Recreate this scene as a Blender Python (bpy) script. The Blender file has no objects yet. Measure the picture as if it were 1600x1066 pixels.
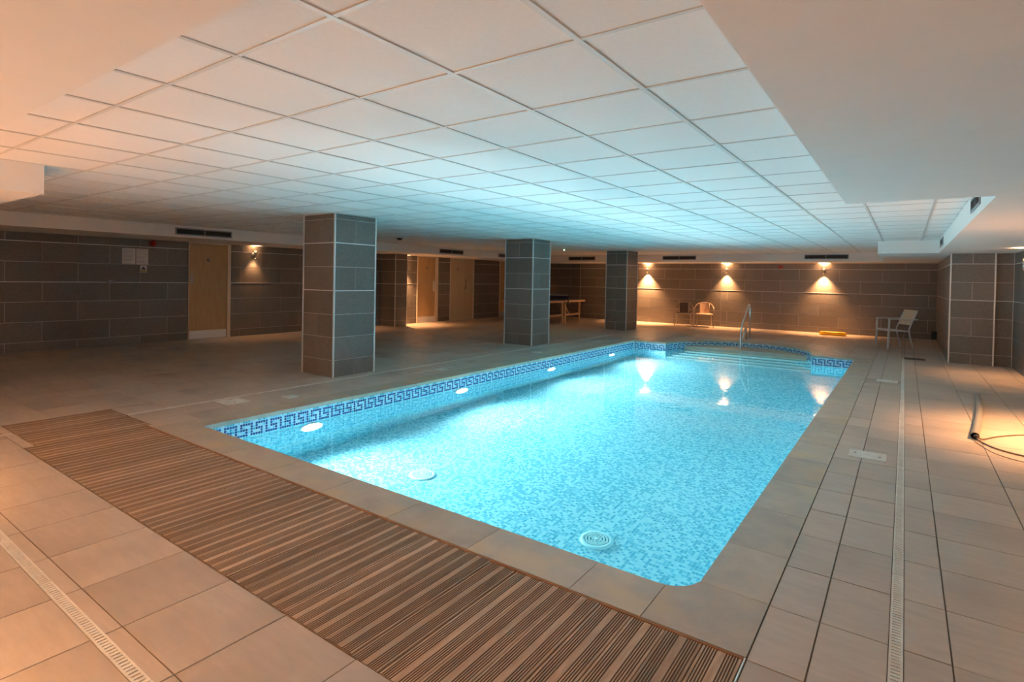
import bpy, math, random
from mathutils import Vector, Matrix
random.seed(7)
SC = bpy.context.scene
COL = SC.collection
PI = math.pi

# ------------------------------------------------------------------ camera
CAM_H = 1.414
F_PX, CY_PX, YAW, PITCH, ROLL = 864.92, 447.26, -0.6175, 0.0133, 0.0187
def cam_rot():
    c, s = math.cos(YAW), math.sin(YAW)
    R = Matrix(((c, -s, 0), (0, 0, -1), (s, c, 0)))
    c, s = math.cos(PITCH), math.sin(PITCH)
    Rx = Matrix(((1, 0, 0), (0, c, -s), (0, s, c)))
    c, s = math.cos(ROLL), math.sin(ROLL)
    Rz = Matrix(((c, -s, 0), (s, c, 0), (0, 0, 1)))
    return Rz @ Rx @ R
R_CAM = cam_rot()
cd = bpy.data.cameras.new('camera')
cam = bpy.data.objects.new('camera', cd); COL.objects.link(cam)
cd.sensor_width = 36.0; cd.sensor_fit = 'HORIZONTAL'
cd.lens = 36.0 * F_PX / 1600.0
cd.shift_y = (CY_PX - 533.0) / 1600.0
cd.clip_start = 0.05; cd.clip_end = 100
M = (Matrix(((1, 0, 0), (0, -1, 0), (0, 0, -1))) @ R_CAM).transposed().to_4x4()
M.translation = (0, 0, CAM_H)
cam.matrix_world = M
SC.camera = cam
def proj(x, y, z):
    c = R_CAM @ Vector((x, y, z - CAM_H))
    if c.z < 0.05: return None
    return (c.x / c.z * F_PX + 800, c.y / c.z * F_PX + CY_PX, c.z)

# ------------------------------------------------------------------ world, exposure
w = bpy.data.worlds.new('world'); SC.world = w; w.use_nodes = True
w.node_tree.nodes['Background'].inputs[0].default_value = (0.02, 0.02, 0.02, 1)
w.node_tree.nodes['Background'].inputs[1].default_value = 0.2
SC.view_settings.view_transform = 'Standard'
SC.view_settings.look = 'None'
SC.view_settings.gamma = 1.0
SC.view_settings.use_curve_mapping = False
SC.view_settings.exposure = 1.23
SC.cycles.use_denoising = True
SC.cycles.max_bounces = 8
SC.cycles.use_adaptive_sampling = True
SC.cycles.adaptive_threshold = 0.06
SC.cycles.diffuse_bounces = 5
SC.cycles.transmission_bounces = 7
SC.cycles.glossy_bounces = 4
SC.cycles.sample_clamp_indirect = 6.0
SC.cycles.blur_glossy = 1.0

POOL_POWER = 146.0        # each underwater lamp
POOL_COL = (0.78, 0.97, 1.0)
SCONCE_COL = (1.0, 0.48, 0.19)

# ------------------------------------------------------------------ helpers
def tag(o, label=None, cat=None, group=None, kind=None):
    if label: o['label'] = label
    if cat: o['category'] = cat
    if group: o['group'] = group
    if kind: o['kind'] = kind
    return o
def empty(name, loc=(0, 0, 0), rz=0.0, parent=None):
    o = bpy.data.objects.new(name, None); COL.objects.link(o)
    o.location = loc; o.rotation_euler = (0, 0, rz); o.empty_display_size = 0.1
    if parent: o.parent = parent
    return o
def copy_tree(o, parent=None):
    c = o.copy(); COL.objects.link(c); c.parent = parent
    for ch in list(o.children): copy_tree(ch, c)
    return c

class MB:
    def __init__(s): s.v = []; s.f = []; s.m = []; s.sm = []; s.uv = None
    def quadbox(s, x0, x1, y0, y1, z0, z1, mi=0, skip=()):
        b = len(s.v)
        s.v += [(x0,y0,z0),(x1,y0,z0),(x1,y1,z0),(x0,y1,z0),(x0,y0,z1),(x1,y0,z1),(x1,y1,z1),(x0,y1,z1)]
        for k, q in (('b',(0,3,2,1)),('t',(4,5,6,7)),('f',(0,1,5,4)),('r',(1,2,6,5)),('k',(2,3,7,6)),('l',(3,0,4,7))):
            if k in skip: continue
            s.f.append(tuple(b+i for i in q)); s.m.append(mi); s.sm.append(False)
        return s
    def obox(s, c, size, R=None, mi=0):
        hx, hy, hz = (d/2 for d in size); b = len(s.v); c = Vector(c)
        for p in ((-hx,-hy,-hz),(hx,-hy,-hz),(hx,hy,-hz),(-hx,hy,-hz),(-hx,-hy,hz),(hx,-hy,hz),(hx,hy,hz),(-hx,hy,hz)):
            q = Vector(p)
            if R is not None: q = R @ q
            s.v.append(tuple(c+q))
        for q in ((0,3,2,1),(4,5,6,7),(0,1,5,4),(1,2,6,5),(2,3,7,6),(3,0,4,7)):
            s.f.append(tuple(b+i for i in q)); s.m.append(mi); s.sm.append(False)
        return s
    def bar(s, a, b, wx, wy, mi=0):
        a, b = Vector(a), Vector(b); d = b-a; L = d.length
        R = d.to_track_quat('Z', 'Y').to_matrix()
        return s.obox((a+b)/2, (wx, wy, L), R, mi)
    def bbox(s, x0, x1, y0, y1, z0, z1, r, mi=0, seg=3):
        # box with rounded vertical edges and chamfered top
        pts = rrect(x0, x1, y0, y1, r, seg)
        s.prism(pts, z0, z1 - r*0.5, mi, top=False)
        b = len(s.v); n = len(pts)
        cx, cy = (x0+x1)/2, (y0+y1)/2
        ins = rrect(x0+r*.5, x1-r*.5, y0+r*.5, y1-r*.5, r*.6, seg)
        s.v += [(p[0],p[1],z1-r*0.5) for p in pts] + [(p[0],p[1],z1) for p in ins]
        for i in range(n):
            j = (i+1) % n
            s.f.append((b+i,b+j,b+n+j,b+n+i)); s.m.append(mi); s.sm.append(True)
        s.f.append(tuple(b+n+i for i in range(n))); s.m.append(mi); s.sm.append(False)
        return s
    def prism(s, pts, z0, z1, mi=0, top=True, bottom=True, smooth=False):
        b = len(s.v); n = len(pts)
        s.v += [(p[0],p[1],z0) for p in pts] + [(p[0],p[1],z1) for p in pts]
        for i in range(n):
            j = (i+1) % n
            s.f.append((b+i,b+j,b+n+j,b+n+i)); s.m.append(mi); s.sm.append(smooth)
        if top: s.f.append(tuple(b+n+i for i in range(n))); s.m.append(mi); s.sm.append(False)
        if bottom: s.f.append(tuple(b+i for i in reversed(range(n)))); s.m.append(mi); s.sm.append(False)
        return s
    def tube(s, pts, r, seg=8, mi=0, cap=True):
        pts = [Vector(p) for p in pts]; n = len(pts); b0 = len(s.v)
        up = None
        for i, p in enumerate(pts):
            d = (pts[min(i+1,n-1)] - pts[max(i-1,0)]).normalized()
            if up is None:
                a = Vector((0,0,1)) if abs(d.z) < .9 else Vector((1,0,0))
                up = (a - d*a.dot(d)).normalized()
            else:
                up = (up - d*up.dot(d)).normalized()
            sd = d.cross(up)
            rr = r[i] if isinstance(r, (list, tuple)) else r
            for k in range(seg):
                t = 2*PI*k/seg
                s.v.append(tuple(p + up*math.cos(t)*rr + sd*math.sin(t)*rr))
        for i in range(n-1):
            for k in range(seg):
                k2 = (k+1) % seg
                s.f.append((b0+i*seg+k, b0+(i+1)*seg+k, b0+(i+1)*seg+k2, b0+i*seg+k2)); s.m.append(mi); s.sm.append(True)
        if cap:
            s.f.append(tuple(b0+k for k in range(seg))); s.m.append(mi); s.sm.append(False)
            s.f.append(tuple(b0+(n-1)*seg+k for k in reversed(range(seg)))); s.m.append(mi); s.sm.append(False)
        return s
    def lathe(s, prof, c=(0,0,0), seg=20, mi=0, R=None, smooth=True):
        b0 = len(s.v); n = len(prof); c = Vector(c)
        for r, z in prof:
            for k in range(seg):
                t = 2*PI*k/seg; q = Vector((r*math.cos(t), r*math.sin(t), z))
                if R is not None: q = R @ q
                s.v.append(tuple(c+q))
        for i in range(n-1):
            for k in range(seg):
                k2 = (k+1) % seg
                s.f.append((b0+i*seg+k, b0+i*seg+k2, b0+(i+1)*seg+k2, b0+(i+1)*seg+k)); s.m.append(mi); s.sm.append(smooth)
        s.f.append(tuple(b0+k for k in reversed(range(seg)))); s.m.append(mi); s.sm.append(False)
        s.f.append(tuple(b0+(n-1)*seg+k for k in range(seg))); s.m.append(mi); s.sm.append(False)
        return s
    def face(s, vs, mi=0):
        b = len(s.v); s.v += [tuple(v) for v in vs]; s.f.append(tuple(range(b, b+len(vs)))); s.m.append(mi); s.sm.append(False)
        return s
    def mesh(s, name, mats):
        me = bpy.data.meshes.new(name); me.from_pydata(s.v, [], s.f); 
        for m in (mats if isinstance(mats, (list, tuple)) else [mats]): me.materials.append(m)
        me.polygons.foreach_set('material_index', s.m)
        me.polygons.foreach_set('use_smooth', s.sm)
        me.update()
        return me
    def build(s, name, mats, parent=None, loc=(0,0,0), rz=0.0):
        o = bpy.data.objects.new(name, s.mesh(name, mats)); COL.objects.link(o)
        o.location = loc; o.rotation_euler = (0, 0, rz)
        if parent: o.parent = parent
        return o
def rrect(x0, x1, y0, y1, r, seg=3):
    pts = []
    for cx, cy, a in ((x1-r, y0+r, -PI/2), (x1-r, y1-r, 0), (x0+r, y1-r, PI/2), (x0+r, y0+r, PI)):
        for k in range(seg+1):
            t = a + PI/2*k/seg; pts.append((cx+r*math.cos(t), cy+r*math.sin(t)))
    return pts
def inst(me, name, loc, rz=0.0, parent=None):
    o = bpy.data.objects.new(name, me); COL.objects.link(o)
    o.location = loc; o.rotation_euler = (0, 0, rz)
    if parent: o.parent = parent
    return o
_boxcache = {}
def tile_mesh(name, w, d, h, m, bev=0.0):
    k = (name, round(w,3), round(d,3), round(h,3), m.name)
    if k not in _boxcache:
        b = MB()
        if bev > 0:   # chamfer round the top edge
            x, y = w/2, d/2
            b.v = [(-x,-y,-h/2),(x,-y,-h/2),(x,y,-h/2),(-x,y,-h/2),(-x,-y,h/2-bev),(x,-y,h/2-bev),(x,y,h/2-bev),(-x,y,h/2-bev),
                   (-x+bev,-y+bev,h/2),(x-bev,-y+bev,h/2),(x-bev,y-bev,h/2),(-x+bev,y-bev,h/2)]
            b.f = [(0,3,2,1),(8,9,10,11)]
            for i in range(4):
                j = (i+1) % 4; b.f += [(i,j,4+j,4+i),(4+i,4+j,8+j,8+i)]
            b.m = [0]*len(b.f); b.sm = [False]*len(b.f)
        else: b.quadbox(-w/2, w/2, -d/2, d/2, -h/2, h/2)
        _boxcache[k] = b.mesh(name, m)
    return _boxcache[k]

# ------------------------------------------------------------------ materials
def nmat(name):
    m = bpy.data.materials.new(name); m.use_nodes = True
    nt = m.node_tree; b = nt.nodes['Principled BSDF']
    return m, nt, b
def plain(name, col, rough=0.5, metal=0.0, emit=None, estr=0.0, spec=0.5):
    m, nt, b = nmat(name)
    b.inputs['Base Color'].default_value = (*col, 1); b.inputs['Roughness'].default_value = rough
    b.inputs['Metallic'].default_value = metal; b.inputs['Specular IOR Level'].default_value = spec
    if emit:
        b.inputs['Emission Color'].default_value = (*emit, 1); b.inputs['Emission Strength'].default_value = estr
    return m
def N(nt, t, **kw):
    n = nt.nodes.new(t)
    for k, v in kw.items(): setattr(n, k, v)
    return n
def noisy(name, c1, c2, scale=3.0, rough=0.5, stretch=(1,1,1), rand=0.12, bump=0.0, detail=6.0, c3=None, s3=1.2, spec=0.5, rlo=None, lo=0.3, hi=0.7):
    """two-tone noise, a coordinate shift and a brightness change for each object; optional third tone in larger blotches"""
    m, nt, b = nmat(name); L = nt.links.new
    tc = N(nt, 'ShaderNodeTexCoord'); oi = N(nt, 'ShaderNodeObjectInfo')
    mu = N(nt, 'ShaderNodeMath', operation='MULTIPLY'); mu.inputs[1].default_value = 57.0; L(oi.outputs['Random'], mu.inputs[0])
    ad = N(nt, 'ShaderNodeVectorMath', operation='ADD'); L(tc.outputs['Object'], ad.inputs[0]); L(mu.outputs[0], ad.inputs[1])
    mp = N(nt, 'ShaderNodeMapping'); mp.inputs['Scale'].default_value = stretch; L(ad.outputs[0], mp.inputs[0])
    no = N(nt, 'ShaderNodeTexNoise'); no.inputs['Scale'].default_value = scale; no.inputs['Detail'].default_value = detail; no.inputs['Roughness'].default_value = 0.65
    L(mp.outputs[0], no.inputs[0])
    mr = N(nt, 'ShaderNodeMapRange'); mr.inputs[1].default_value = lo; mr.inputs[2].default_value = hi; L(no.outputs[0], mr.inputs[0])
    mx = N(nt, 'ShaderNodeMix', data_type='RGBA'); mx.inputs[6].default_value = (*c1,1); mx.inputs[7].default_value = (*c2,1); L(mr.outputs[0], mx.inputs[0])
    out = mx.outputs[2]
    if c3:
        n3 = N(nt, 'ShaderNodeTexNoise'); n3.inputs['Scale'].default_value = s3; n3.inputs['Detail'].default_value = 4.0; L(ad.outputs[0], n3.inputs[0])
        m3 = N(nt, 'ShaderNodeMapRange'); m3.inputs[1].default_value = 0.52; m3.inputs[2].default_value = 0.72; L(n3.outputs[0], m3.inputs[0])
        x3 = N(nt, 'ShaderNodeMix', data_type='RGBA'); L(m3.outputs[0], x3.inputs[0]); L(out, x3.inputs[6]); x3.inputs[7].default_value = (*c3,1)
        out = x3.outputs[2]
    rr = N(nt, 'ShaderNodeMapRange'); rr.inputs[3].default_value = 1-rand; rr.inputs[4].default_value = 1+rand; L(oi.outputs['Random'], rr.inputs[0])
    hs = N(nt, 'ShaderNodeHueSaturation'); L(rr.outputs[0], hs.inputs['Value']); L(out, hs.inputs['Color'])
    L(hs.outputs[0], b.inputs['Base Color'])
    b.inputs['Roughness'].default_value = rough; b.inputs['Specular IOR Level'].default_value = spec
    if bump:
        bp = N(nt, 'ShaderNodeBump'); bp.inputs['Strength'].default_value = bump; bp.inputs['Distance'].default_value = 0.004
        L(no.outputs[0], bp.inputs['Height']); L(bp.outputs[0], b.inputs['Normal'])
    return m

MT = {}
MT['walltile'] = noisy('wall_tile', (0.142,0.126,0.116), (0.202,0.181,0.168), 26, 0.34, (1,1,1), 0.13, 0.12, spec=0.5)
MT['coltile'] = MT['walltile']
MT['grout'] = plain('wall_grout', (0.58,0.55,0.52), 0.8)
MT['floorgrout'] = noisy('floor_grout', (0.12,0.095,0.075), (0.17,0.135,0.11), 3, 0.9, rand=0)
MT['floortile'] = noisy('floor_tile', (0.46,0.385,0.325), (0.55,0.465,0.40), 5, 0.36, (1,5,1), 0.05, 0.03, c3=(0.36,0.305,0.265), s3=0.9)
MT['coping'] = noisy('coping_stone', (0.50,0.43,0.35), (0.36,0.325,0.285), 5, 0.42, (1,1,1), 0.10, 0.05, c3=(0.52,0.41,0.27), s3=3.0)
MT['ctile'] = noisy('ceiling_tile', (0.84,0.83,0.82), (0.88,0.87,0.86), 60, 0.9, (1,1,1), 0.025, 0.05, spec=0.2)
MT['tbar'] = plain('ceiling_grid_metal', (0.70,0.68,0.66), 0.5)
MT['paint'] = noisy('white_paint', (0.82,0.80,0.78), (0.85,0.83,0.81), 4, 0.75, rand=0.0, spec=0.25)
MT['alu'] = plain('satin_aluminium', (0.80,0.80,0.80), 0.32, 0.35)
MT['steel'] = plain('polished_steel', (0.75,0.74,0.72), 0.16, 1.0)
MT['white_plastic'] = plain('white_plastic', (0.78,0.76,0.72), 0.4)
MT['dirty_white'] = noisy('worn_white_plastic', (0.80,0.78,0.73), (0.62,0.58,0.52), 12, 0.45, rand=0.05)
MT['black'] = plain('black_plastic', (0.012,0.012,0.013), 0.5)
MT['darkgrey'] = plain('dark_grey', (0.05,0.05,0.055), 0.5)
MT['grey'] = plain('grey_plastic', (0.22,0.23,0.24), 0.45)
MT['ventframe'] = plain('grey_vent_frame', (0.30,0.33,0.36), 0.45, 0.3)
MT['red'] = plain('red_plastic', (0.30,0.015,0.01), 0.35)
MT['yellow'] = plain('yellow_foam', (0.90,0.50,0.01), 0.5)
MT['oak'] = noisy('pale_oak_veneer', (0.56,0.38,0.20), (0.47,0.30,0.145), 7, 0.45, (3,3,0.35), 0.05)
MT['oakpale'] = noisy('light_oak_veneer', (0.66,0.52,0.35), (0.58,0.44,0.28), 7, 0.45, (3,3,0.35), 0.03)
MT['frame'] = plain('pale_door_frame', (0.74,0.64,0.52), 0.5)
MT['deck'] = noisy('weathered_deck_wood', (0.29,0.190,0.125), (0.47,0.345,0.250), 9, 0.62, (5,0.55,5), 0.22, 0.25, c3=(0.38,0.285,0.215), s3=1.6)
MT['groove'] = plain('dirty_groove', (0.12,0.078,0.052), 0.9)
MT['rust'] = noisy('rusty_edge', (0.22,0.085,0.03), (0.30,0.14,0.06), 14, 0.7, rand=0.05)
MT['textile'] = noisy('beige_mesh_fabric', (0.62,0.50,0.38), (0.55,0.43,0.32), 60, 0.7, rand=0.05)
MT['wicker_dark'] = noisy('dark_woven_fabric', (0.10,0.075,0.065), (0.16,0.12,0.10), 80, 0.7, rand=0.05)
MT['wicker_tan'] = noisy('tan_woven_fabric', (0.62,0.44,0.31), (0.50,0.34,0.24), 80, 0.7, rand=0.05)
MT['chairframe'] = plain('pale_powder_coat', (0.62,0.63,0.63), 0.4)
MT['bronze'] = plain('warm_painted_metal', (0.50,0.40,0.32), 0.35, 0.5)
MT['wood'] = noisy('light_pine', (0.60,0.40,0.23), (0.50,0.32,0.18), 9, 0.5, (4,4,0.6), 0.05)
MT['tabletop'] = plain('blue_table_top', (0.015,0.03,0.09), 0.35)
MT['netblue'] = plain('navy_net', (0.02,0.02,0.06), 0.7)
MT['paper'] = plain('paper', (0.72,0.72,0.74), 0.5)
MT['ink'] = plain('grey_print', (0.42,0.43,0.46), 0.6)
MT['signyellow'] = plain('yellow_print', (0.62,0.50,0.18), 0.5)
MT['ceramic'] = plain('white_ceramic', (0.80,0.88,0.86), 0.3)
MT['nosing'] = plain('white_step_edge', (0.86,0.92,0.92), 0.4)
MT['steptile'] = plain('grey_teal_step', (0.30,0.46,0.46), 0.5)
MT['lens'] = plain('lamp_lens', (0.9,0.95,1.0), 0.3, emit=(0.85,0.97,1.0), estr=14.0)
MT['bulb'] = plain('warm_bulb', (1,0.8,0.6), 0.3, emit=(1.0,0.66,0.34), estr=30.0)
MT['led'] = plain('green_led', (0.1,0.9,0.4), 0.3, emit=(0.25,1.0,0.5), estr=6.0)
MT['cable'] = plain('grey_brown_cable', (0.16,0.11,0.085), 0.5)
MT['pipe'] = plain('grey_pipe', (0.25,0.25,0.245), 0.4)

CHIP = 0.0262
def mosaic(name):
    m, nt, b = nmat(name); L = nt.links.new
    uv = N(nt, 'ShaderNodeUVMap'); uv.uv_map = 'UVMap'
    sc = N(nt, 'ShaderNodeVectorMath', operation='SCALE'); sc.inputs['Scale'].default_value = 1/CHIP; L(uv.outputs[0], sc.inputs[0])
    fl = N(nt, 'ShaderNodeVectorMath', operation='FLOOR'); L(sc.outputs[0], fl.inputs[0])
    fr = N(nt, 'ShaderNodeVectorMath', operation='FRACTION'); L(sc.outputs[0], fr.inputs[0])
    wn = N(nt, 'ShaderNodeTexWhiteNoise', noise_dimensions='2D'); L(fl.outputs[0], wn.inputs[0])
    cr = N(nt, 'ShaderNodeValToRGB'); cr.color_ramp.interpolation = 'CONSTANT'
    e = cr.color_ramp.elements
    e[0].position = 0.0; e[0].color = (0.46,0.69,0.73,1)
    e[1].position = 0.28; e[1].color = (0.21,0.55,0.65,1)
    for p, c in ((0.54,(0.54,0.75,0.77,1)),(0.72,(0.12,0.45,0.56,1)),(0.93,(0.07,0.39,0.53,1))):
        k = e.new(p); k.color = c
    L(wn.outputs[0], cr.inputs[0])
    # grout lines
    sx = N(nt, 'ShaderNodeSeparateXYZ'); L(fr.outputs[0], sx.inputs[0])
    pp = []
    for i in (0, 1):
        a = N(nt, 'ShaderNodeMath', operation='SUBTRACT'); L(sx.outputs[i], a.inputs[0]); a.inputs[1].default_value = 0.5
        c = N(nt, 'ShaderNodeMath', operation='ABSOLUTE'); L(a.outputs[0], c.inputs[0]); pp.append(c)
    mxx = N(nt, 'ShaderNodeMath', operation='MAXIMUM'); L(pp[0].outputs[0], mxx.inputs[0]); L(pp[1].outputs[0], mxx.inputs[1])
    gt = N(nt, 'ShaderNodeMath', operation='GREATER_THAN'); L(mxx.outputs[0], gt.inputs[0]); gt.inputs[1].default_value = 0.445
    mx = N(nt, 'ShaderNodeMix', data_type='RGBA'); L(gt.outputs[0], mx.inputs[0]); L(cr.outputs[0], mx.inputs[6]); mx.inputs[7].default_value = (0.50,0.73,0.76,1)
    L(mx.outputs[2], b.inputs['Base Color']); b.inputs['Roughness'].default_value = 0.5; b.inputs['Specular IOR Level'].default_value = 0.1
    return m
MT['mosaic'] = mosaic('pool_mosaic')
CHIPS = [plain('chip_navy', (0.008,0.035,0.20), 0.25), plain('chip_blue', (0.012,0.075,0.30), 0.25), plain('chip_pale', (0.50,0.74,0.86), 0.25),
         plain('chip_sky', (0.28,0.60,0.80), 0.25), plain('chip_turquoise', (0.06,0.42,0.60), 0.25), plain('chip_grout', (0.62,0.80,0.86), 0.6)]
# water
mw, ntw, bw = nmat('clear_pool_water')
ntw.nodes.remove(bw)
gl = N(ntw, 'ShaderNodeBsdfGlass'); gl.inputs['IOR'].default_value = 1.333; gl.inputs['Roughness'].default_value = 0.0; gl.inputs['Color'].default_value = (0.96,0.995,1,1)
nw = N(ntw, 'ShaderNodeTexNoise'); nw.inputs['Scale'].default_value = 5.0; nw.inputs['Detail'].default_value = 2.0
tcw = N(ntw, 'ShaderNodeTexCoord'); ntw.links.new(tcw.outputs['Object'], nw.inputs[0])
bpw = N(ntw, 'ShaderNodeBump'); bpw.inputs['Strength'].default_value = 0.10; bpw.inputs['Distance'].default_value = 0.012
ntw.links.new(nw.outputs[0], bpw.inputs['Height']); ntw.links.new(bpw.outputs[0], gl.inputs['Normal'])
ntw.links.new(gl.outputs[0], ntw.nodes['Material Output'].inputs['Surface'])
va = N(ntw, 'ShaderNodeVolumeAbsorption'); va.inputs['Color'].default_value = (0.25, 0.88, 0.97, 1); va.inputs['Density'].default_value = 0.22
ntw.links.new(va.outputs[0], ntw.nodes['Material Output'].inputs['Volume'])
MT['water'] = mw

# ------------------------------------------------------------------ key dimensions (metres)
CEIL = 2.27
ZS, ZL = 2.035, 2.06                       # underside of soffits (right/back/front) and of the left bulkhead
XL, XL2, XR = -12.27, -12.20, 1.58         # left wall, left wall beyond the nib, right wall
YB, YB2, YF = 18.45, 18.75, -0.75          # back wall, its recessed part, front wall behind the camera
PX0, PX1, PY0, PY1 = -5.25, -0.745, 2.50, 12.45   # pool opening
CW = 0.29                                   # coping width
AC, AA, AB = -2.98, 1.49, 1.68              # alcove centre x, half width, depth
WATER = -0.195
PDEP = -1.25
ZR_L = [0, .165, .513, .860, 1.206, 1.555, 1.905, ZL]
ZR_B = [0, .170, .503, .836, 1.168, 1.507, 1.852, ZS]
ZR_R = [0, .195, .520, .845, 1.175, 1.505, 1.842, ZS]

# ------------------------------------------------------------------ floor
floor = empty('floor'); tag(floor, 'beige grey tiled pool hall floor', None, None, 'structure')
def in_alcove(x, y, grow):
    if y < PY1 - .02: return False
    return ((x-AC)/(AA+grow))**2 + ((y-PY1)/(AB+grow))**2 < 1
HX0, HX1, HY0, HY1 = PX0-CW, PX1+CW, PY0-CW, PY1+CW     # outer edge of coping
DECK = [(-5.67, -0.463, 1.333, HY0), (-6.62, -5.67, 1.405, 2.25)]
def rect_sub(rects, h):
    out = []
    for (a, b, c, d) in rects:
        x0, x1, y0, y1 = h
        if b <= x0 or a >= x1 or d <= y0 or c >= y1: out.append((a, b, c, d)); continue
        if a < x0: out.append((a, x0, c, d))
        if b > x1: out.append((x1, b, c, d))
        m0, m1 = max(a, x0), min(b, x1)
        if c < y0: out.append((m0, m1, c, y0))
        if d > y1: out.append((m0, m1, y1, d))
    return out
# concrete bed under the tiles (shows as the joints)
bed = MB()
rs = [(XL-.1, XR+.1, YF-.1, YB2+.1)]
for h in [(HX0+.05, HX1-.05, HY0+.05, HY1-.05), (AC-AA-.3, AC+AA+.3, HY1-.1, PY1+AB+.3)]: rs = rect_sub(rs, h)
for r in rs:
    for h in (DECK[0], DECK[1]): pass
    bed.quadbox(r[0], r[1], r[2], r[3], -0.2, -0.005)
st = 0.06
nx = int((2*AA+.6)/st)+1; ny = int((AB+.3+.1)/st)+1
for i in range(nx):
    for j in range(ny):
        x0 = AC-AA-.3+i*st; y0 = HY1-.1+j*st
        x1 = min(x0+st, AC+AA+.3); y1 = min(y0+st, PY1+AB+.3)
        if x1 <= x0 or y1 <= y0 or in_alcove((x0+x1)/2, (y0+y1)/2, .12): continue
        bed.quadbox(x0, x1, y0, y1, -0.2, -0.005, skip=('b',))
# cut the bed for the deck recess by rebuilding as thin slabs
bed2 = MB()
for r in rs:
    for q in rect_sub(rect_sub([r], DECK[0]), DECK[1]): bed2.quadbox(*q, -0.2, -0.005)
bed2.v, bed2.f = bed2.v, bed2.f
k0 = len(rs)*8
b0 = len(bed2.v)
bed2.v += bed.v[k0:]; bed2.f += [tuple(i-k0+b0 for i in f) for f in bed.f if min(f) >= k0]
nf = len(bed2.f); bed2.m = [0]*nf; bed2.sm = [False]*nf
for d in DECK: bed2.quadbox(d[0], d[1], d[2], d[3], -0.2, -0.05)
bed2.build('screed_bed', MT['floorgrout'], floor)

CH_W = 0.046
XC_R = (-0.020, 0.026)          # right channel
XC_L = (-6.256, -6.210)         # left channel
YC_N = (0.795, 0.838)           # near channel
YC_F = (13.25, 13.296)          # far channel
ylines = [2.204 + .4325*k for k in range(-8, 40)]
def lines(start, pitch, lo, hi):
    k = math.ceil((lo-start)/pitch); out = []
    while start + pitch*k < hi: out.append(start+pitch*k); k += 1
    return out
ftiles = []
def region(xs, ys):
    for i in range(len(xs)-1):
        for j in range(len(ys)-1):
            if xs[i+1]-xs[i] > .02 and ys[j+1]-ys[j] > .02: ftiles.append((xs[i], xs[i+1], ys[j], ys[j+1]))
xr = [HX1, -.259, XC_R[0]]; xr2 = [XC_R[1], .177, .601, 1.028, 1.455, XR]
yr = [YF] + [y for y in ylines if YF+.1 < y < YB] + [YB]
region(xr, yr); region(xr2, yr)
# near side
xn = [-.457] + [-1.172 - .446*k for k in range(0, 25)]; xn = sorted([x for x in xn if x > XL+.1] + [XL, -.72])
region(xn, [YC_N[1], .90, 1.333]); region(xn, sorted([YC_N[0]] + [YC_N[0]-.44*k for k in (1,2,3)] + [YF]))
# strip left of the pool
yl = [1.333] + [y for y in ylines if 1.5 < y < YB2-.1] + [YB2]
xl = sorted([XL] + lines(-6.64, .446, XL+.1, XC_L[0]-.1) + [XC_L[0]])
region(xl, yl); region([XC_L[1], -5.86, HX0], yl)
# far end
xf = sorted([HX0] + lines(-.457, .446, HX0+.1, HX1-.1) + [HX1])
yf = [HY1] + [y for y in ylines if HY1+.1 < y < YB2-.1] + [YB2]
region(xf, yf)
region([XC_R[0], XC_R[1]], [YC_F[1]]+[y for y in ylines if YC_F[1]+.1 < y < YB]+[YB]); region([XC_L[0], XC_L[1]], [YC_F[1]]+[y for y in ylines if YC_F[1]+.1 < y < YB2]+[YB2])
region([XL, -11.0, -9.0, -7.5, XC_L[0]], [YC_N[0], YC_N[1]])
G = 0.0055
cand = []; rest = []
for t in ftiles:
    parts = [t]
    for h in [(HX0, HX1, HY0, HY1)] + DECK: parts = rect_sub(parts, h)
    for p in parts:
        if p[1]-p[0] < .03 or p[3]-p[2] < .03: continue
        cx, cy = (p[0]+p[1])/2, (p[2]+p[3])/2
        alc = any(in_alcove(x, y, CW) for x in p[:2] for y in p[2:]) or in_alcove(cx, cy, CW)
        chan = False
        a = proj(cx, cy, 0); area = 0
        if a and -60 < a[0] < 1660 and a[1] < 1130:
            q = [proj(x, y, 0) for x, y in ((p[0],p[2]),(p[1],p[2]),(p[1],p[3]),(p[0],p[3]))]
            if all(q): area = abs(sum(q[i][0]*q[(i+1)%4][1]-q[(i+1)%4][0]*q[i][1] for i in range(4)))/2
        if alc: rest.append((p, True))
        else: cand.append((area, p))
cand.sort(key=lambda c: -c[0])
for a, p in cand[:300]:
    me = tile_mesh('floor_tile', p[1]-p[0]-G, p[3]-p[2]-G, 0.010, MT['floortile'], 0.0012)
    inst(me, 'floor_tile', ((p[0]+p[1])/2, (p[2]+p[3])/2, -0.005 + random.uniform(-.0006, .0004)), 0, floor)
for a, p in cand[300:]: rest.append((p, False))
fr_ = MB()
for p, alc in rest:
    if not alc:
        fr_.quadbox(p[0]+G/2, p[1]-G/2, p[2]+G/2, p[3]-G/2, -0.010, 0.0, skip=('b',))
    else:
        n = max(1, round((p[1]-p[0])/.05)); m_ = max(1, round((p[3]-p[2])/.05))
        xa = [p[0]+G/2+(p[1]-p[0]-G)*i/n for i in range(n+1)]; ya = [p[2]+G/2+(p[3]-p[2]-G)*i/m_ for i in range(m_+1)]
        for i in range(n):
            for j in range(m_):
                if in_alcove((xa[i]+xa[i+1])/2, (ya[j]+ya[j+1])/2, .14): continue
                fr_.quadbox(xa[i], xa[i+1], ya[j], ya[j+1], -0.010, 0.0, skip=('b',))
tag(fr_.build('distant_floor_tiles', MT['floortile'], floor), kind='stuff')

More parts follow.
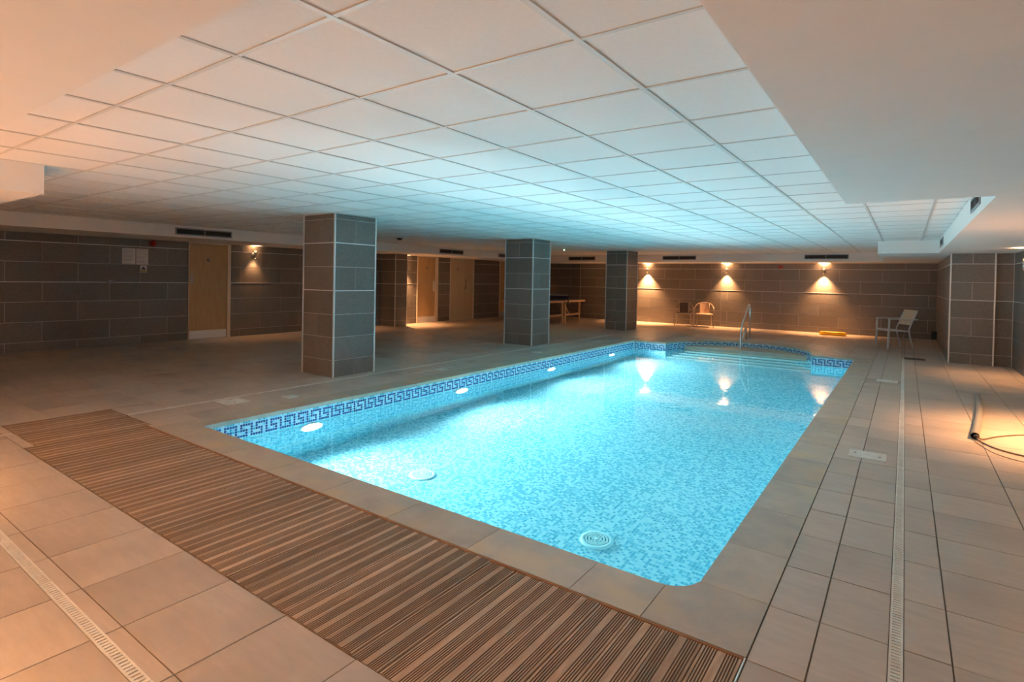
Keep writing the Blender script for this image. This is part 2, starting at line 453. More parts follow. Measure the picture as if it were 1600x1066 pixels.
# ------------------------------------------------------------------ pool shell
pool = empty('swimming_pool', (0, 0, 0)); tag(pool, 'long sunken mosaic swimming pool with curved step alcove at the far end', 'pool')
def pool_outline(grow=0.0, narc=40):
    r = 0.17; g = grow; P = []
    P.append((PX0-g, PY0-g))
    for k in range(9):
        t = -PI/2 + PI/2*k/8; P.append((PX1-r+(r+g)*math.cos(t), PY0+r+(r+g)*math.sin(t)))
    P.append((PX1+g, PY1+g))
    a, b = AA+g, AB+g
    for k in range(narc+1):
        t = PI*k/narc; x, y = AC+a*math.cos(t), PY1+b*math.sin(t)
        if y < PY1+g-1e-6:
            y = PY1+g
        P.append((x, y))
    P.append((PX0-g, PY1+g))
    return P
OUT = pool_outline()
def add_uv(me, fn):
    uvl = me.uv_layers.new(name='UVMap')
    for li, l in enumerate(me.loops): uvl.data[li].uv = fn[li]
b = MB(); uvs = []; s = 0.0
for i in range(len(OUT)):
    p, q = OUT[i], OUT[(i+1) % len(OUT)]; L_ = math.dist(p, q)
    if L_ < 1e-5: continue
    b.face([(p[0],p[1],PDEP-.05), (p[0],p[1],-.012), (q[0],q[1],-.012), (q[0],q[1],PDEP-.05)])
    uvs += [(s, PDEP-.05), (s, -.012), (s+L_, -.012), (s+L_, PDEP-.05)]; s += L_
PERIM = s
o = b.build('pool_wall', MT['mosaic'], pool); add_uv(o.data, uvs)
b = MB(); b.face([(PX0-.02,PY0-.02,PDEP),(PX1+.02,PY0-.02,PDEP),(PX1+.02,PY1+AB,PDEP),(PX0-.02,PY1+AB,PDEP)])
o = b.build('pool_floor', MT['mosaic'], pool); add_uv(o.data, [(v[0],v[1]) for v in b.v])
# outer tank so no light leaks from below
b = MB(); b.quadbox(PX0-.6, PX1+.6, PY0-.6, PY1+AB+.5, PDEP-.3, PDEP-.2); b.build('tank_base', MT['floorgrout'], pool)

# mosaic border: greek key of small chips, real geometry
KEY = ["11111.", "1...1.", "111.1.", "..1.1.", "111.11"]
ZK = -0.057
def path_at(pts):
    acc = [0]
    for i in range(len(pts)-1): acc.append(acc[-1]+math.dist(pts[i], pts[i+1]))
    return acc
bb = MB()
rnd = random.Random(3)
def band_run(pts, flip=False):
    acc = path_at(pts); n = int(acc[-1]/CHIP); seg = 0
    for c in range(n):
        s0, s1 = c*CHIP+.0022, (c+1)*CHIP-.0022
        ends = []
        for s_ in (s0, s1):
            k = 0
            while k < len(acc)-2 and acc[k+1] < s_: k += 1
            t = (s_-acc[k])/max(1e-9, acc[k+1]-acc[k]); p, q = pts[k], pts[k+1]
            ends.append((p[0]+(q[0]-p[0])*t, p[1]+(q[1]-p[1])*t))
        (ax, ay), (bx_, by) = ends
        dx, dy = bx_-ax, by-ay; l = math.hypot(dx, dy)
        nxn, nyn = -dy/l*.003, dx/l*.003          # inward (pool on the left of the path)
        kc = (5 - c % 6) if not flip else c % 6
        for r in range(-2, 5):
            zt = ZK - r*CHIP - .0022; zb = ZK - (r+1)*CHIP + .0022
            if r >= 0 and KEY[r][kc] == '1': mi = 0 if rnd.random() < .6 else 1
            elif r == -1 and 1 <= kc <= 3: mi = rnd.choice((3, 4, 4))
            elif r == -2: mi = rnd.choice((2, 2, 3))
            else: mi = rnd.choice((2, 2, 2, 3, 3, 4)) if r >= 0 else rnd.choice((2, 2, 3))
            v = [(ax,ay,zb),(bx_,by,zb),(bx_,by,zt),(ax,ay,zt)]
            v2 = [(x+nxn, y+nyn, z) for x, y, z in v]
            i0 = len(bb.v); bb.v += v2 + v
            bb.f += [(i0,i0+1,i0+2,i0+3),(i0+3,i0+2,i0+6,i0+7),(i0+1,i0,i0+4,i0+5),(i0+2,i0+1,i0+5,i0+6),(i0,i0+3,i0+7,i0+4)]
            bb.m += [mi]*5; bb.sm += [False]*5
ia = 10  # index of (PX1,PY1)
arc_pts = [p for p in OUT if p[1] >= PY1-1e-6 and AC-AA-1e-3 <= p[0] <= AC+AA+1e-3]
band_run([OUT[0], OUT[1]]); band_run(OUT[1:10]+[(PX1, PY1)]); band_run([(PX1,PY1),(AC+AA,PY1)]); band_run(arc_pts); band_run([(AC-AA,PY1),(PX0,PY1)]); band_run([(PX0,PY1),(PX0,PY0)])
tag(bb.build('mosaic_border', CHIPS, pool), 'navy greek key mosaic border on pale blue', kind='stuff')
# lighter grout strip behind the chips
b = MB()
for i in range(len(OUT)):
    p, q = OUT[i], OUT[(i+1) % len(OUT)]
    l = math.dist(p, q)
    if l < 1e-5: continue
    dx, dy = (q[0]-p[0])/l, (q[1]-p[1])/l; o_ = .0012
    b.face([(p[0]-dy*o_,p[1]+dx*o_,-.19),(p[0]-dy*o_,p[1]+dx*o_,-.003),(q[0]-dy*o_,q[1]+dx*o_,-.003),(q[0]-dy*o_,q[1]+dx*o_,-.19)])
b.build('border_grout', CHIPS[5], pool)

# steps in the alcove
def chord(y0):
    t0 = math.asin(max(-1, min(1, (y0-PY1)/AB))); pts = []
    for k in range(25):
        t = t0 + (PI-2*t0)*k/24; pts.append((AC+(AA-.004)*math.cos(t), PY1+(AB-.004)*math.sin(t)))
    return pts
STEPS = [(-.115, 13.25), (-.345, 13.03), (-.575, 12.82), (-.80, 12.62), (-1.03, 12.45)]
for k, (zt, y0) in enumerate(STEPS):
    b = MB(); pts = chord(y0); b.prism(pts, PDEP-.02, zt)
    o = b.build('step', MT['coping'] if k == 0 else MT['steptile'], pool)
    fn = []
    for poly in o.data.polygons:
        up = abs(poly.normal.z) > .5
        for vi in poly.vertices:
            v = o.data.vertices[vi].co; fn.append((v.x, v.y) if up else (v.x, v.z))
    add_uv(o.data, fn)
    if k == 0: tag(o, 'dry beige top step')
    if k == 0: continue
    xe = pts[0][0]-AC-.005
    b = MB(); b.quadbox(AC-xe, AC+xe, y0-.006, y0+.045, zt-.03, zt+.003); b.build('step_nosing', MT['nosing'], o)

# coping stones
def stone(poly, z0=-.035, z1=0.004):
    b = MB(); g = .002; cx = sum(p[0] for p in poly)/len(poly); cy = sum(p[1] for p in poly)/len(poly)
    pl = [(cx+(x-cx)*(1-g/max(.05,abs(x-cx)+.001)), cy+(y-cy)*(1-g/max(.05,abs(y-cy)+.001))) for x, y in poly]
    loc = (cx, cy, 0)
    b.prism([(x-cx, y-cy) for x, y in pl], z0, z1)
    b.build('coping_stone', MT['coping'], pool, loc)
OH = 0.012   # stones overhang the water a little
r = .17
xs = [HX0, -5.0, -4.32, -3.70, -3.07, -2.44, -1.83, -1.22, -.877]
for i in range(len(xs)-1):
    stone([(xs[i], HY0), (xs[i+1], HY0), (xs[i+1], PY0+OH), (max(xs[i], PX0+OH) if i == 0 else xs[i], PY0+OH)] if i else
          [(HX0, HY0), (xs[1], HY0), (xs[1], PY0+OH), (PX0+OH, PY0+OH), (PX0+OH, 2.85), (HX0, 2.85)])
cpt = [(-.877, HY0), (HX1, HY0), (HX1, 2.638), (PX1-OH, 2.638)]
for k in range(7):
    t = 0 - PI/2*k/6; cpt.append((PX1-r+(r-OH)*math.cos(t), PY0+r+(r-OH)*math.sin(t)))
cpt.append((-.877, PY0+OH))
cpt = [p for i, p in enumerate(cpt) if i == 0 or math.dist(p, cpt[i-1]) > 1e-3]
stone([p for p in cpt if not (p[1] > 2.6385)])
ys = [2.638, 3.135, 3.735, 4.35, 4.98, 5.54, 6.08] + [6.08+.6*k for k in range(1, 11)] + [HY1]
ys = [y for y in ys if y <= HY1]
for i in range(len(ys)-1):
    if ys[i+1]-ys[i] < .1: continue
    stone([(PX1-OH, ys[i]), (HX1, ys[i]), (HX1, ys[i+1]), (PX1-OH, ys[i+1])])
ys = [2.85+.6*k for k in range(17)]; ys = [y for y in ys if y < HY1-.2]+[HY1]
for i in range(len(ys)-1): stone([(HX0, ys[i]), (PX0+OH, ys[i]), (PX0+OH, ys[i+1]), (HX0, ys[i+1])])
for x0, x1 in ((PX0+OH, AC-AA+.0), (AC+AA-.0, PX1-OH)):
    stone([(x0, PY1-OH), (x1, PY1-OH), (x1, HY1), (x0, HY1)])
na = 9
for k in range(na):
    t0 = PI*k/na; t1 = PI*(k+1)/na; pl = []
    for j in range(7):
        t = t0+(t1-t0)*j/6; pl.append((AC+(AA+CW)*math.cos(t), PY1+(AB+CW)*math.sin(t)))
    for j in range(7):
        t = t1-(t1-t0)*j/6; pl.append((AC+(AA-OH)*math.cos(t), PY1+(AB-OH)*math.sin(t)))
    stone(pl, -.035, 0.0065)

# water: one closed body
b = MB(); wo = pool_outline(0.012); b.prism(wo, PDEP-.06, WATER, top=False); b.face([(p[0],p[1],WATER) for p in wo]); b.sm[-1] = True
water = b.build('pool_water', MT['water']); tag(water, 'clear still blue water filling the mosaic pool', 'water', None, 'stuff')

# main drains on the pool floor
drains = [((-3.90, 4.00), 'round white drain cover on the pool floor nearer the underwater lamps'), ((-1.95, 3.97), 'round white drain cover on the pool floor nearest the rounded pool corner')]
for (x, y), lab in drains:
    t = empty('pool_drain', (x, y, PDEP)); tag(t, lab, 'drain cover', 'drain covers on the pool floor')
    b = MB(); b.lathe([(.135,0),(.135,.012),(.118,.026),(.100,.030),(.098,.020),(.02,.020)], seg=28); b.build('rim', MT['ceramic'], t)
    b = MB()
    for rr in (.028, .052, .076):
        for k in range(24):
            a0, a1 = 2*PI*k/24, 2*PI*(k+1)/24
            b.prism([(rr*math.cos(a0),rr*math.sin(a0)),((rr+.013)*math.cos(a0),(rr+.013)*math.sin(a0)),((rr+.013)*math.cos(a1),(rr+.013)*math.sin(a1)),(rr*math.cos(a1),rr*math.sin(a1))], .021, .033)
    for k in range(6):
        a = PI*k/3; b.obox((.055*math.cos(a), .055*math.sin(a), .027), (.09, .010, .012), Matrix.Rotation(a, 3, 'Z'))
    b.lathe([(.018,.02),(.018,.034),(.004,.036)], seg=14)
    b.build('grille', MT['ceramic'], t)
    b = MB(); b.lathe([(.096,.0202),(.096,.0206)], seg=24); b.build('dark_well', plain('drain_shadow', (0.10,0.30,0.34), 0.6), t)

# underwater lamps on the left pool wall
RX = Vector((1,0,0)).to_track_quat('Z', 'Y').to_matrix()
for k, y in enumerate((3.65, 6.15, 8.65, 11.20)):
    nm = ('nearest the wooden decking', 'second from the wooden decking', 'third from the wooden decking', 'farthest from the decking, nearest the step alcove')[k]
    t = empty('underwater_lamp', (PX0, y, -.36)); tag(t, 'round glowing underwater pool lamp ' + nm, 'pool lamp', 'underwater lamps along the pool side')
    b = MB(); b.lathe([(.150,0),(.150,.018),(.140,.030),(.128,.030),(.126,.02)], seg=28, R=RX); b.build('bezel', MT['white_plastic'], t)
    b = MB(); b.lathe([(.126,.02),(.112,.034),(.07,.044),(.01,.048)], seg=28, R=RX); b.build('lens', MT['lens'], t)
    ld = bpy.data.lights.new('pool_lamp_light', 'SPOT'); ld.energy = POOL_POWER; ld.color = POOL_COL; ld.spot_size = math.radians(172); ld.spot_blend = 0.7; ld.shadow_soft_size = 0.09
    ld.cycles.use_multiple_importance_sampling = False; ld.cycles.is_caustics_light = True
    lo = bpy.data.objects.new('lamp_light', ld); COL.objects.link(lo); lo.parent = t; lo.location = (.15, 0, 0)
    lo.rotation_euler = Vector((1, 0, -.04)).to_track_quat('-Z', 'Y').to_euler()

# ------------------------------------------------------------------ walls
def slab(name, boxes, m=MT['grout'], kind='structure', label=None):
    b = MB()
    for q in boxes: b.quadbox(*q)
    o = b.build(name, m); o['kind'] = kind
    if label: o['label'] = label
    return o
HB = 2.45
wall_left = slab('wall_left', [(XL-.2, XL, YF-.2, 11.0, -.1, HB), (XL, -11.706, 10.806, 11.244, -.1, HB), (XL2-.27, XL2, 11.0, YB2+.2, -.1, HB)], label='dark brown tiled left wall')
wall_back = slab('wall_back', [(-9.95, .9, YB, YB+.6, -.1, HB), (XL2-.2, -9.95, YB2, YB2+.3, -.1, HB)], label='dark brown tiled far wall')
wall_right = slab('wall_right', [(.69, 1.31, 13.12, YB+.2, -.1, HB), (1.31, XR+.2, 13.20, 13.5, -.1, HB), (XR, XR+.2, YF-.2, 13.3, -.1, HB)], label='dark brown tiled right wall with pier')
wall_front = slab('wall_front', [(XL-.2, XR+.2, YF-.2, YF, -.1, HB)], label='dark tiled wall behind the viewpoint')
TG, TT = 0.0075, 0.004
def tile_face(parent, P0, U, Nn, L_, rows, pitch, offs, skip=(), extra=(), name='wall_tile', ox=0.0, oy=0.0, m=None):
    """tiles on a vertical face: P0 start, U direction, Nn outward, offs = (joint start for even rows, odd rows)"""
    rz = math.atan2(U[1], U[0])
    for r in range(len(rows)-1):
        z0, z1 = rows[r], rows[r+1]
        cuts = {0.0, L_}
        st_ = offs[0] if r % 2 == 0 else offs[1]
        for j in lines(st_, pitch, .03, L_-.03): cuts.add(j)
        for e in extra: cuts.add(e)
        for s0, s1 in skip: cuts.add(max(0, s0)); cuts.add(min(L_, s1))
        cuts = sorted(cuts)
        for a, c in zip(cuts, cuts[1:]):
            mid = (a+c)/2
            if c-a < .025 or any(s0 < mid < s1 for s0, s1 in skip): continue
            me = tile_mesh(name, c-a-TG, TT, z1-z0-TG, m or MT['walltile'])
            inst(me, name, (P0[0]+U[0]*mid+Nn[0]*TT/2-ox, P0[1]+U[1]*mid+Nn[1]*TT/2-oy, (z0+z1)/2), rz, parent)
def strips(parent, P0, U, Nn, L_, zs, skip=(), ox=0.0, oy=0.0, h=.011):
    rz = math.atan2(U[1], U[0]); segs = [(0, L_)]
    for s0, s1 in skip:
        segs = [q for a, c in segs for q in ((a, min(c, s0)), (max(a, s1), c)) if q[1]-q[0] > .01]
    for z in zs:
        for a, c in segs:
            me = tile_mesh('metal_strip', c-a, .011, h, MT['alu'])
            mid = (a+c)/2
            inst(me, 'metal_strip', (P0[0]+U[0]*mid+Nn[0]*.0055-ox, P0[1]+U[1]*mid+Nn[1]*.0055-oy, z), rz, parent)
def vtrim(parent, x, y, z1, ox=0.0, oy=0.0, wdt=.016):
    inst(tile_mesh('corner_trim', wdt, wdt, z1, MT['alu']), 'corner_trim', (x-ox, y-oy, z1/2), 0, parent)

D1 = (5.535, 6.425)                       # door openings along y
D2, D3, D4 = (12.14, 13.07), (13.65, 14.88), (16.36, 17.35)
y0 = YF
sk = [(D1[0]-y0, D1[1]-y0)]
tile_face(wall_left, (XL, y0), (0, 1), (1, 0), 10.80-y0, ZR_L, 1.005, (2.632-y0-1.005*3, 3.125-y0-1.005*3), sk)
strips(wall_left, (XL, y0), (0, 1), (1, 0), 10.80-y0, (1.206, 1.905), sk)
tile_face(wall_left, (XL, 10.806), (1, 0), (0, -1), .564, ZR_L, 1.0, (.3, .3))
strips(wall_left, (XL, 10.806), (1, 0), (0, -1), .564, (1.206, 1.905))
tile_face(wall_left, (-11.706, 10.806), (0, 1), (1, 0), .438, ZR_L, 5, (9, 9))
strips(wall_left, (-11.706, 10.806), (0, 1), (1, 0), .438, (1.206, 1.905))
vtrim(wall_left, -11.703, 10.803, ZL); vtrim(wall_left, -11.703, 11.247, ZL)
y0 = 11.25; sk = [(d[0]-y0, d[1]-y0) for d in (D2, D3, D4)]
tile_face(wall_left, (XL2, y0), (0, 1), (1, 0), YB2-y0, ZR_L, 1.005, (.63, 1.13), sk)
strips(wall_left, (XL2, y0), (0, 1), (1, 0), YB2-y0, (1.206, 1.905), sk)
x0 = -9.95
tile_face(wall_back, (x0, YB), (1, 0), (0, -1), .69-x0, ZR_B, 1.03, (-4.12-x0-4.12, -3.61-x0-5.15), extra=(-4.83-x0,))
strips(wall_back, (x0, YB), (1, 0), (0, -1), .69-x0, (1.168, 1.852))
vtrim(wall_back, -9.952, YB-.004, ZS, wdt=.012)
x0 = XL2
tile_face(wall_back, (x0, YB2), (1, 0), (0, -1), -9.95-x0, ZR_B, 1.03, (.62, .1))
strips(wall_back, (x0, YB2), (1, 0), (0, -1), -9.95-x0, (1.168, 1.852))
tile_face(wall_right, (.69, 13.12), (0, 1), (-1, 0), YB-13.12, ZR_R, 1.0, (.4, .9))
strips(wall_right, (.69, 13.12), (0, 1), (-1, 0), YB-13.12, (1.175, 1.842))
tile_face(wall_right, (.69, 13.12), (1, 0), (0, -1), .62, ZR_R, 1.0, (.31, 9), )
strips(wall_right, (.69, 13.12), (1, 0), (0, -1), .62, (1.175, 1.842))
tile_face(wall_right, (1.31, 13.20), (1, 0), (0, -1), .27, ZR_R, 1.0, (9, 9))
strips(wall_right, (1.31, 13.20), (1, 0), (0, -1), .27, (1.175, 1.842))
vtrim(wall_right, .685, 13.115, ZS, wdt=.022); vtrim(wall_right, 1.315, 13.115, ZS, wdt=.022); vtrim(wall_right, XR-.004, 13.194, ZS, wdt=.012)
tile_face(wall_right, (XR, YF), (0, 1), (-1, 0), 13.2-YF, ZR_R, 1.0, (.8, .3))
strips(wall_right, (XR, YF), (0, 1), (-1, 0), 13.2-YF, (1.175, 1.842))

# ------------------------------------------------------------------ columns
ZC = [0, .235, .555, .870, 1.203, 1.535, 1.868, 2.198, CEIL]
def column(x0, x1, y0, y1, lab):
    cx, cy = (x0+x1)/2, (y0+y1)/2
    t = empty('tiled_column', (cx, cy, 0)); tag(t, lab, 'column', 'tiled columns along the pool')
    b = MB(); b.quadbox(x0-cx+.008, x1-cx-.008, y0-cy+.008, y1-cy-.008, -.003, CEIL+.0); b.build('core', MT['grout'], t)
    wx, wy = x1-x0-.016, y1-y0-.016
    for P0, U, Nn, L_ in (((x0+.008,y0+.008),(1,0),(0,-1),wx), ((x1-.008,y0+.008),(0,1),(1,0),wy), ((x1-.008,y1-.008),(-1,0),(0,1),wx), ((x0+.008,y1-.008),(0,-1),(-1,0),wy)):
        tile_face(t, P0, U, Nn, L_, ZC, 9, (L_/2, 99), name='tile', ox=cx, oy=cy)
        strips(t, P0, U, Nn, L_, (1.203, 1.868), ox=cx, oy=cy, h=.014)
    for x in (x0, x1):
        for y in (y0, y1):
            vtrim(t, x+(.006 if x == x0 else -.006), y+(.006 if y == y0 else -.006), CEIL, cx, cy, .022)
column(-7.12, -6.405, 4.79, 5.52, 'large dark tiled column nearest the wooden decking')
column(-7.13, -6.405, 9.77, 10.46, 'middle dark tiled column, in front of the table tennis table')
column(-7.08, -6.425, 14.66, 15.42, 'small dark tiled column farthest away, near the curved pool steps')

# ------------------------------------------------------------------ ceiling
ceiling = empty('ceiling'); tag(ceiling, 'white suspended tile ceiling with painted soffits', None, None, 'structure')
b = MB(); b.quadbox(XL-.2, XR+.2, YF-.2, YB2+.3, CEIL+.09, CEIL+.19); b.build('ceiling_slab', MT['paint'], ceiling)
XF, YFA = -10.75, 17.1         # bulkhead faces left, back
YN = .68                        # near soffit edge
SOF = [('left_soffit', [(XL-.1, XF, YF-.1, YB2+.1, ZL, CEIL+.1)]),
       ('back_soffit', [(XF, -.45, YFA, YB2+.1, ZS, CEIL+.1)]),
       ('right_soffit', [(.49, XR+.1, YF-.1, YB+.1, ZS, CEIL+.1), (-.45, .49, 12.85, YB+.1, ZS, CEIL+.1), (-.385, .49, YF-.1, 4.95, ZS, CEIL+.1)]),
       ('front_soffit', [(XF, -.385, YF-.1, YN, ZS, CEIL+.1), (XF, -5.75, YN, 1.472, ZS, CEIL+.1)])]
for nm, bx in SOF:
    b = MB()
    for q in bx: b.quadbox(*q)
    b.build(nm, MT['paint'], ceiling)
GX = [-.97+.598*k for k in range(3)] ; GX = sorted([-.97+.598*k for k in range(-17, 4)]); GY = [1.75+.5985*k for k in range(-2, 27)]
GX = [x for x in GX if XF < x < .49]; GY = [y for y in GY if YN-.6 < y < YFA]
cx_ = [XF]+GX+[.49]; cy_ = [YN-.02]+[y for y in GY if y > YN]+[YFA]
def hidden_c(x0, x1, y0, y1):
    return (x0 > -.386 and y1 < 4.96) or (x0 > -.451 and y0 > 12.84) or (x1 < -5.74 and y1 < 1.48)
ct = []
for i in range(len(cx_)-1):
    for j in range(len(cy_)-1):
        q = (cx_[i], cx_[i+1], cy_[j], cy_[j+1])
        if hidden_c(*q): continue
        pr = [proj(x, y, CEIL) for x, y in ((q[0],q[2]),(q[1],q[2]),(q[1],q[3]),(q[0],q[3]))]
        ar = 0
        if all(pr) and any(-40 < p[0] < 1640 and p[1] > -40 for p in pr):
            ar = abs(sum(pr[k][0]*pr[(k+1)%4][1]-pr[(k+1)%4][0]*pr[k][1] for k in range(4)))/2
        ct.append((ar, q))
ct.sort(key=lambda c: -c[0])
g = .010
far = MB()
for k, (ar, q) in enumerate(ct):
    if k < 300:
        me = tile_mesh('ceiling_tile', q[1]-q[0]-g, q[3]-q[2]-g, .014, MT['ctile'])
        inst(me, 'ceiling_tile', ((q[0]+q[1])/2, (q[2]+q[3])/2, CEIL+.007+.003+random.uniform(0, .0015)), 0, ceiling)
    else: far.quadbox(q[0]+g/2, q[1]-g/2, q[2]+g/2, q[3]-g/2, CEIL+.003, CEIL+.017)
tag(far.build('distant_ceiling_tiles', MT['ctile'], ceiling), kind='stuff')
for x in GX:
    y0_, y1_ = YN, YFA
    b = MB(); b.quadbox(-.012, .012, y0_, y1_, CEIL-.002, CEIL+.004).quadbox(-.002, .002, y0_, y1_, CEIL+.004, CEIL+.04); b.build('ceiling_runner', MT['tbar'], ceiling, (x, 0, 0))
for y in GY:
    if y < YN: continue
    b = MB(); b.quadbox(XF, .49, -.0095, .0095, CEIL-.001, CEIL+.004).quadbox(XF, .49, -.002, .002, CEIL+.004, CEIL+.04); b.build('ceiling_cross_runner', MT['tbar'], ceiling, (0, y, 0))

# ------------------------------------------------------------------ timber duckboards
PROF = []   # board cross-section: smooth edges and middle, two grooved bands
def board_profile(wd):
    top = [(-wd/2, -.022), (-wd/2, -.0015), (-wd/2+.0015, 0)]
    def grooves(x0, n, p):
        for k in range(n):
            x = x0+k*p; top.extend([(x, 0), (x+.0010, -.0032), (x+.0044, -.0032), (x+.0054, 0)])
    bandw = .0096*5
    grooves(-wd/2+.010, 5, .0102); grooves(wd/2-.010-.0102*4-.005, 5, .0102)
    top += [(wd/2-.0015, 0), (wd/2, -.0015), (wd/2, -.022)]
    return top
def board_mesh(wd, L_):
    pr = board_profile(wd); n = len(pr); b = MB()
    b.v = [(x, -L_/2, z) for x, z in pr] + [(x, L_/2, z) for x, z in pr]
    for i in range(n-1):
        b.f.append((i, i+1, n+i+1, n+i)); b.sm.append(False)
        b.m.append(1 if -.004 < (pr[i][1]+pr[i+1][1])/2 < -.001 and abs(pr[i][0]) < wd/2-.005 else 0)
    b.f.append((n-1, 0, n, 2*n-1)); b.m.append(0); b.sm.append(False)
    b.f.append(tuple(reversed(range(n)))); b.f.append(tuple(range(n, 2*n))); b.m += [0, 0]; b.sm += [False, False]
    b.f = [tuple(reversed(f)) for f in b.f]
    return b.mesh('deck_board', [MT['deck'], MT['groove']])
XP = [-.463-1.0414*k for k in range(6)]
names = ['wooden duckboard panel at the right end, beside the pool corner', 'second wooden duckboard panel from the pool corner end', 'third wooden duckboard panel from the pool corner end',
         'fourth wooden duckboard panel from the pool corner end', 'fifth wooden duckboard panel, next to the offset end panel', 'small offset wooden duckboard panel at the far left end of the walkway']
pans = [(XP[k+1], XP[k], 1.336, HY0-.012) for k in range(5)] + [(-6.615, XP[5]-.004, 1.41, 2.245)]
for k, (a, c, y0, y1) in enumerate(pans):
    t = empty('duckboard_panel', ((a+c)/2, (y0+y1)/2, 0)); tag(t, names[k], 'decking panel', 'wooden duckboard panels')
    n = 7 if k < 5 else 6; p = (c-a-.006)/n; me = board_mesh(p-.0045, y1-y0-.006)
    for i in range(n):
        o = inst(me, 'board', (a+.003+p*(i+.5)-(a+c)/2, random.uniform(-.002, .002), random.uniform(-.0025, .0015)), random.uniform(-.0012, .0012), t)
    for yy in (-.3, .3):
        b = MB(); b.quadbox(a-(a+c)/2+.01, c-(a+c)/2-.01, yy-.03, yy+.03, -.05, -.0235); b.build('bearer', MT['deck'], t)
# rusty edge strip between boards and coping, metal edging
b = MB(); b.quadbox(XP[5], -.463, HY0-.013, HY0-.001, -.05, .0015); b.build('edge_strip', MT['rust']); tag(bpy.data.objects['edge_strip'], 'thin rust brown edging between wooden walkway and pool coping', 'edging')
b = MB(); b.quadbox(-.4625, -.4575, 1.336, HY0, -.05, .0015); b.build('edge_trim', MT['alu']); tag(bpy.data.objects['edge_trim'], 'thin metal edging at the right end of the wooden walkway', 'edging')

# ------------------------------------------------------------------ drainage channels
def channel(lab, runs):
    t = empty('drain_channel', (runs[0][0][0], runs[0][0][1], 0)); tag(t, lab, 'drain channel', 'slotted floor drain channels')
    ox, oy = runs[0][0]
    for (A, B) in runs:
        A, B = Vector((*A, 0)), Vector((*B, 0)); L_ = (B-A).length; d = (B-A)/L_
        n = max(1, round(L_/1.0)); l = L_/n; rz = math.atan2(d.y, d.x)
        key = ('grate', round(l, 3))
        if key not in _boxcache:
            b = MB(); h = CH_W/2
            b.quadbox(-l/2+.002, l/2-.002, -h, -h+.008, -.02, .001).quadbox(-l/2+.002, l/2-.002, h-.008, h, -.02, .001)
            b.quadbox(-l/2+.002, l/2-.002, -h+.008, h-.008, -.019, -.010)
            nb = int(l/.022)
            for i in range(nb):
                x = -l/2+(i+.5)*l/nb; b.quadbox(x-.0075, x+.0075, -h+.008, h-.008, -.012, .0005)
            _boxcache[key] = b.mesh('grate', MT['dirty_white'])
        for i in range(n):
            p = A+d*(l*(i+.5)); inst(_boxcache[key], 'grate', (p.x-ox, p.y-oy, 0), rz, t)
m_ = CH_W/2
channel('long white slotted drain running straight along the right side of the pool', [((XC_R[0]+m_, YF+.05), (XC_R[0]+m_, YC_F[1]))])
channel('long white slotted drain between the columns and the left pool side', [((XC_L[0]+m_, YC_N[1]), (XC_L[0]+m_, 1.40)), ((XC_L[0]+m_, 2.26), (XC_L[0]+m_, YC_F[1]))])
channel('white slotted drain in the warm lit floor at the lower left of the walkway', [((XC_L[0], YC_N[0]+m_), (XC_R[0], YC_N[0]+m_))])
yc = YC_F[0]+m_
channel('white slotted drain bending around the curved step alcove at the far end', [((XC_L[1], yc), (-5.05, yc)), ((-5.05, yc), (-4.50, 14.68)), ((-4.50, 14.68), (-1.50, 14.68)), ((-1.50, 14.68), (-1.05, yc)), ((-1.05, yc), (XC_R[0], yc))])

# floor plates
def plate(name, x, y, sx, sy, rz, lab, screws=True):
    t = empty(name, (x, y, 0.0), rz); tag(t, lab, 'floor plate', 'white access plates in the floor')
    b = MB(); b.bbox(-sx/2, sx/2, -sy/2, sy/2, 0.0, .006, .008); b.build('lid', MT['dirty_white'], t)
    if screws:
        for sgn in (-1, 1):
            b = MB(); b.lathe([(.009,.006),(.008,.008),(.002,.0085)], (sgn*sx*.33, -sgn*.02, 0), 10); b.build('screw', MT['darkgrey'], t)
plate('access_plate', -.225, 5.46, .265, .235, 0, 'white access plate with dark screws beside the right drain, nearest the viewer')
plate('access_plate', -.185, 9.90, .26, .20, 0, 'white access plate beside the right drain, farther away near the pool end', False)
plate('access_plate', -6.03, 3.20, .27, .26, 0, 'white access plate on the left pool side nearest the wooden walkway')
plate('access_plate', -5.78, 3.74, .15, .13, 0, 'small white plate just behind the larger plate on the left pool side', False)
plate('access_plate', -5.79, 6.32, .16, .15, 0, 'small white plate on the left pool side past the first column', False)
plate('access_plate', -5.77, 9.00, .16, .15, 0, 'small white plate on the left pool side by the second column', False)
plate('access_plate', -5.78, 11.63, .16, .15, 0, 'small white plate on the left pool side by the inner corner near the alcove', False)
t = empty('floor_slot', (.18, 13.30, 0)); tag(t, 'black slot grille in the floor near the right pier', 'floor grille')
b = MB(); b.bbox(-.165, .165, -.15, .15, 0, .005, .006); b.build('grille_frame', MT['darkgrey'], t)
b = MB()
for k in range(9): b.quadbox(-.15+k*.034, -.15+k*.034+.022, -.13, .13, .005, .0065)
b.build('grille_bars', MT['black'], t)

